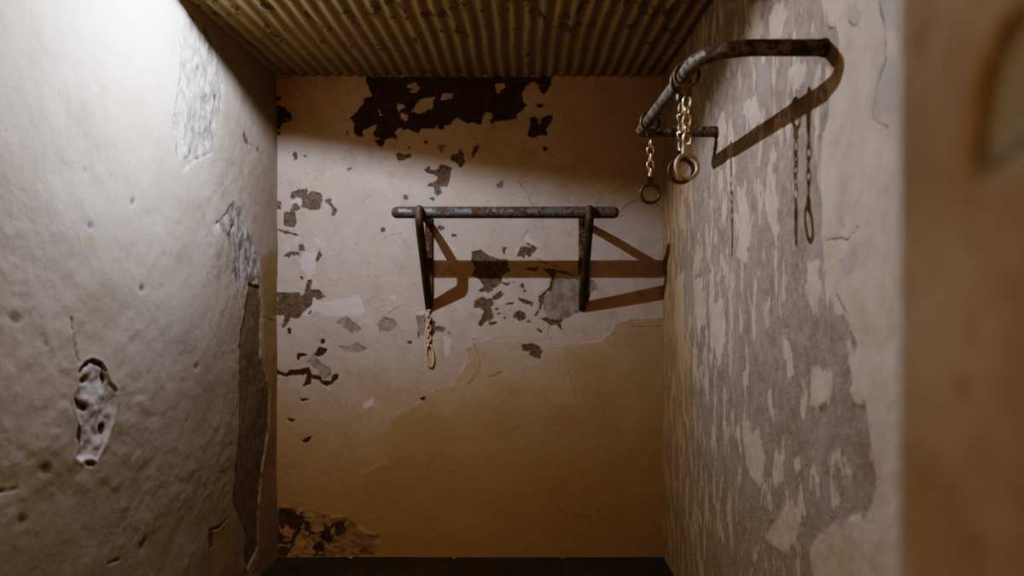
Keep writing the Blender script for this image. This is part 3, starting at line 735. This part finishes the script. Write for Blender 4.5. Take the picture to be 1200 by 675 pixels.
# ================================================================== HOOP RAIL ON THE RIGHT WALL
ZH = 2.06; XH = .467; YN = 1.724; YF = 2.662
hoop = tag(empty('grab_rail', (XR, (YN+YF)/2, ZH)), 'bent iron pipe rail high on the right wall, its long side turned to the room', 'rail')
h0 = Vector(hoop.location)
hp = fillet([(XR+.012, YN, ZH), (XH, YN, ZH), (XH, YF, ZH+.004), (XR+.012, YF, ZH+.004)], [.125, .026], 14)
dense = []
for a, b in zip(hp[:-1], hp[1:]):
    k = max(1, int((b-a).length/.02))
    dense += [a+(b-a)*(i/k) for i in range(k)]
dense.append(hp[-1])
bm = bmesh.new(); sweep(bm, [p-h0 for p in dense], .0208, 22)
obj('rail_pipe', bm, M_hoop, hoop)
for yy in (YN, YF):
    bm = bmesh.new()
    c = Vector((XR, yy, ZH))-h0
    sweep(bm, [c+Vector((-.007, 0, 0)), c+Vector((.012, 0, 0))], .0232, 20)
    obj('wall_socket', bm, M_brkt, hoop)

# ================================================================== HANDCUFFS
def torus(bm, c, R, r, rot, seg=40, rs=10, sz=1.0):
    pts = []
    for k in range(seg):
        a = 2*PI*k/seg
        pts.append(Vector(c)+rot @ Vector((R*math.cos(a), 0, R*sz*math.sin(a))))
    sweep(bm, pts, r, rs, closed=True)
def band(bm, c, R, half, th, rot, seg=44):
    """flat cuff band: ring lying in its own xz plane, `half` deep along y"""
    prof = [(-th, -half*.55), (-th*.55, -half), (th*.55, -half), (th, -half*.55), (th, half*.55), (th*.55, half), (-th*.55, half), (-th, half*.55)]
    rings = []
    for k in range(seg):
        a = 2*PI*k/seg; e = Vector((math.cos(a), 0, math.sin(a)))
        rings.append([bm.verts.new(Vector(c)+rot @ (e*(R+p)+Vector((0, q, 0)))) for p, q in prof])
    for k in range(seg):
        A, B = rings[k], rings[(k+1) % seg]
        for j in range(8): bm.faces.new((A[j], A[(j+1) % 8], B[(j+1) % 8], B[j]))
RC = .0330
def cuff(parent, z, axis_rz, up, mat, tilt=0.0):
    """ring centred at z; lock body below it (up=-1) or above it (up=1)"""
    rot = Matrix.Rotation(axis_rz, 3, 'Z') @ Matrix.Rotation(tilt, 3, 'X')
    c = Vector((0, 0, z)); bm = bmesh.new()
    band(bm, c, RC+.001, .0055, .0052, rot)
    # the hinge knuckle opposite the lock and the outer double strand
    bmesh.ops.create_icosphere(bm, subdivisions=2, radius=.0062, matrix=Matrix.Translation(c+rot @ Vector((.006, 0, -up*RC))))
    o = obj('cuff', bm, mat, parent)
    bm = bmesh.new(); s = up
    prof = [(-.0170, .029), (-.0145, .036), (-.0145, .052), (-.0105, .058), (.0105, .058), (.0145, .052), (.0145, .036), (.0170, .029), (.008, .0265), (-.008, .0265)]
    f = [bm.verts.new(c+rot @ Vector((x, -.0062, s*zz))) for x, zz in prof]
    g = [bm.verts.new(c+rot @ Vector((x, .0062, s*zz))) for x, zz in prof]
    n = len(prof)
    bm.faces.new(f); bm.faces.new(list(reversed(g)))
    for k in range(n): bm.faces.new((f[k], g[k], g[(k+1) % n], f[(k+1) % n]))
    bmesh.ops.recalc_face_normals(bm, faces=bm.faces)
    bmesh.ops.bevel(bm, geom=list(bm.edges), offset=.0012, segments=2, affect='EDGES')
    obj('lock_body', bm, mat, o, smooth=False)
    bm = bmesh.new()
    torus(bm, c+Vector((0, 0, s*.0600)), .0045, .0018, Matrix.Rotation(axis_rz+PI/2, 3, 'Z'), 16, 8)
    obj('swivel_eye', bm, mat, o)
    return o
def link_bm(zc, ang, W=.0115, H=.0185, r=.0028):
    bm = bmesh.new(); pts = []
    rot = Matrix.Rotation(ang, 3, 'Z')
    for k in range(28):
        a = 2*PI*k/28
        pts.append(Vector((0, 0, zc))+rot @ Vector((W*math.cos(a), 0, H*math.sin(a))))
    sweep(bm, pts, r, 9, closed=True)
    return bm
def handcuffs(y, ang_top, ang_low, ang_chain, label, mat_top, mat_low, n=5, pitch=.0262, dx=0.0):
    r_in = RC-.0042
    z_top = ZH+.0208-r_in+.0005
    # hangs from the top of the pipe
    t = tag(empty('handcuffs', (XH+dx, y, z_top)), label, 'handcuffs', 'handcuffs locked on the bent pipe rail')
    cuff(t, 0, ang_top, -1, mat_top)
    z = -.0600-.0045-.0120
    for k in range(n):
        obj('chain_link', link_bm(z, ang_chain+(PI/2 if k % 2 == 0 else 0)), M_link, t)
        z -= pitch
    z_low = z+pitch-.0120-.0045-.0600
    cuff(t, z_low, ang_low, 1, mat_low)
    return t
handcuffs(2.457, 0.12, 0.05, .06, 'lone handcuffs at the far corner of the bent pipe, dark round cuff facing front', M_cuff, M_cuff)
handcuffs(1.985, .45, -.12, .35, 'dark brown handcuffs at the bend of the pipe, partly hidden behind the paler pair', M_cuff, M_cuff)
handcuffs(1.915, -.45, .30, .9, 'pale grey handcuffs nearest the camera at the pipe bend, lower cuff in front', M_cuff, M_cuff2)

# chain painted into the back wall under the left bracket
cz = EYE+(CY-352)*D/F; cxw = (503-CX)*D/F
ch = tag(empty('wall_chain', (cxw, D-.012, cz)), 'thin cream-painted chain with a narrow loop at its end, hanging under the left bracket', 'chain')
z = -.012; k = 0
while z > -.235:
    bm = link_bm(z, (0 if k % 2 else PI/2), .0095, .0185, .0040)
    obj('chain_link', bm, M_lime, ch); z -= .0275; k += 1
bm = bmesh.new(); pts = []
for k in range(36):
    a = 2*PI*k/36
    pts.append(Vector((.006+.019*math.cos(a)+.006*math.sin(a)*-1, 0, z-.038+.060*math.sin(a))))
sweep(bm, pts, .0052, 10, closed=True)
obj('end_loop', bm, M_lime, ch)

# ================================================================== CEILING LAMP (just above the frame)
LP = Vector((-.90, 2.32, 2.555))
nrm = Vector((.165, .277, 1)).normalized()
q = Vector((0, 0, 1)).rotation_difference(nrm)
lamp = tag(empty('ceiling_lamp', (LP.x, LP.y, ZC)), 'small dark dish-shaped ceiling lamp under the corrugated roof', 'lamp')
def lampmat():
    n = N('black_lamp_enamel'); return n.out(n.mix(n.noise(30), (.02, .018, .015), (.04, .035, .03)), .7)
ML = lampmat()
bm = bmesh.new()
prof = [(.0, .020), (.03, .0195), (.06, .017), (.09, .0115), (.118, .004), (.130, .0), (.132, .003), (.118, .0075), (.09, .0150), (.06, .0205), (.03, .023), (.0, .0235)]
rings = []
for r, h in prof:
    rings.append([bm.verts.new(q @ Vector((max(r, .0005)*math.cos(2*PI*k/48), max(r, .0005)*math.sin(2*PI*k/48), h))+LP-Vector(lamp.location)) for k in range(48)])
for a, b in zip(rings[:-1], rings[1:]):
    for k in range(48): bm.faces.new((a[k], a[(k+1) % 48], b[(k+1) % 48], b[k]))
obj('lamp_shade', bm, ML, lamp)
bm = bmesh.new()
top = LP+nrm*.022-Vector(lamp.location)
sweep(bm, [top, Vector((top.x, top.y, .008))], .014, 16)
obj('stem', bm, ML, lamp)
ld = bpy.data.lights.new('lamp_bulb', 'POINT'); ld.energy = 88; ld.shadow_soft_size = .010; ld.color = (.87, .915, 1.0)
lo = bpy.data.objects.new('lamp_bulb', ld); link(lo, lamp); lo.location = LP+nrm*.002-Vector(lamp.location)

# warm corridor light from behind the camera
ad = bpy.data.lights.new('corridor_light', 'AREA'); ad.shape = 'RECTANGLE'; ad.size = 2.2; ad.size_y = 2.0; ad.energy = 27; ad.color = (1.0, .44, .05)
ao = bpy.data.objects.new('corridor_light', ad); link(ao); ao.location = (-.4, -1.6, 1.5); ao.rotation_euler = (PI/2, 0, 0)

w = bpy.data.worlds.new('corridor_gloom'); scene.world = w; w.use_nodes = True
bg = w.node_tree.nodes['Background']; bg.inputs[0].default_value = (1.0, .44, .05, 1); bg.inputs[1].default_value = .14

# ================================================================== CAMERA
cam = bpy.data.cameras.new('camera'); co = bpy.data.objects.new('camera', cam); link(co)
co.location = (0, 0, EYE); co.rotation_euler = (PI/2, 0, 0)
cam.sensor_width = 36; cam.lens = 24
cam.shift_x = -10/1200; cam.shift_y = 1.5/1200
cam.clip_start = .02
cam.dof.use_dof = True; cam.dof.focus_distance = 2.9; cam.dof.aperture_fstop = 1.75
scene.camera = co
scene.view_settings.view_transform = 'Filmic'
scene.view_settings.look = 'High Contrast'
scene.view_settings.exposure = 0.2

# camera response: a little less blue and green in the deepest tones
vs = scene.view_settings
vs.use_curve_mapping = True
cm = vs.curve_mapping
for ci, pts in ((1, ((.02, .0175), (.06, .058), (.12, .12))), (2, ((.02, .0115), (.045, .037), (.08, .08)))):
    for p in pts: cm.curves[ci].points.new(*p)
    for p in cm.curves[ci].points: p.handle_type = 'VECTOR'
cm.update()
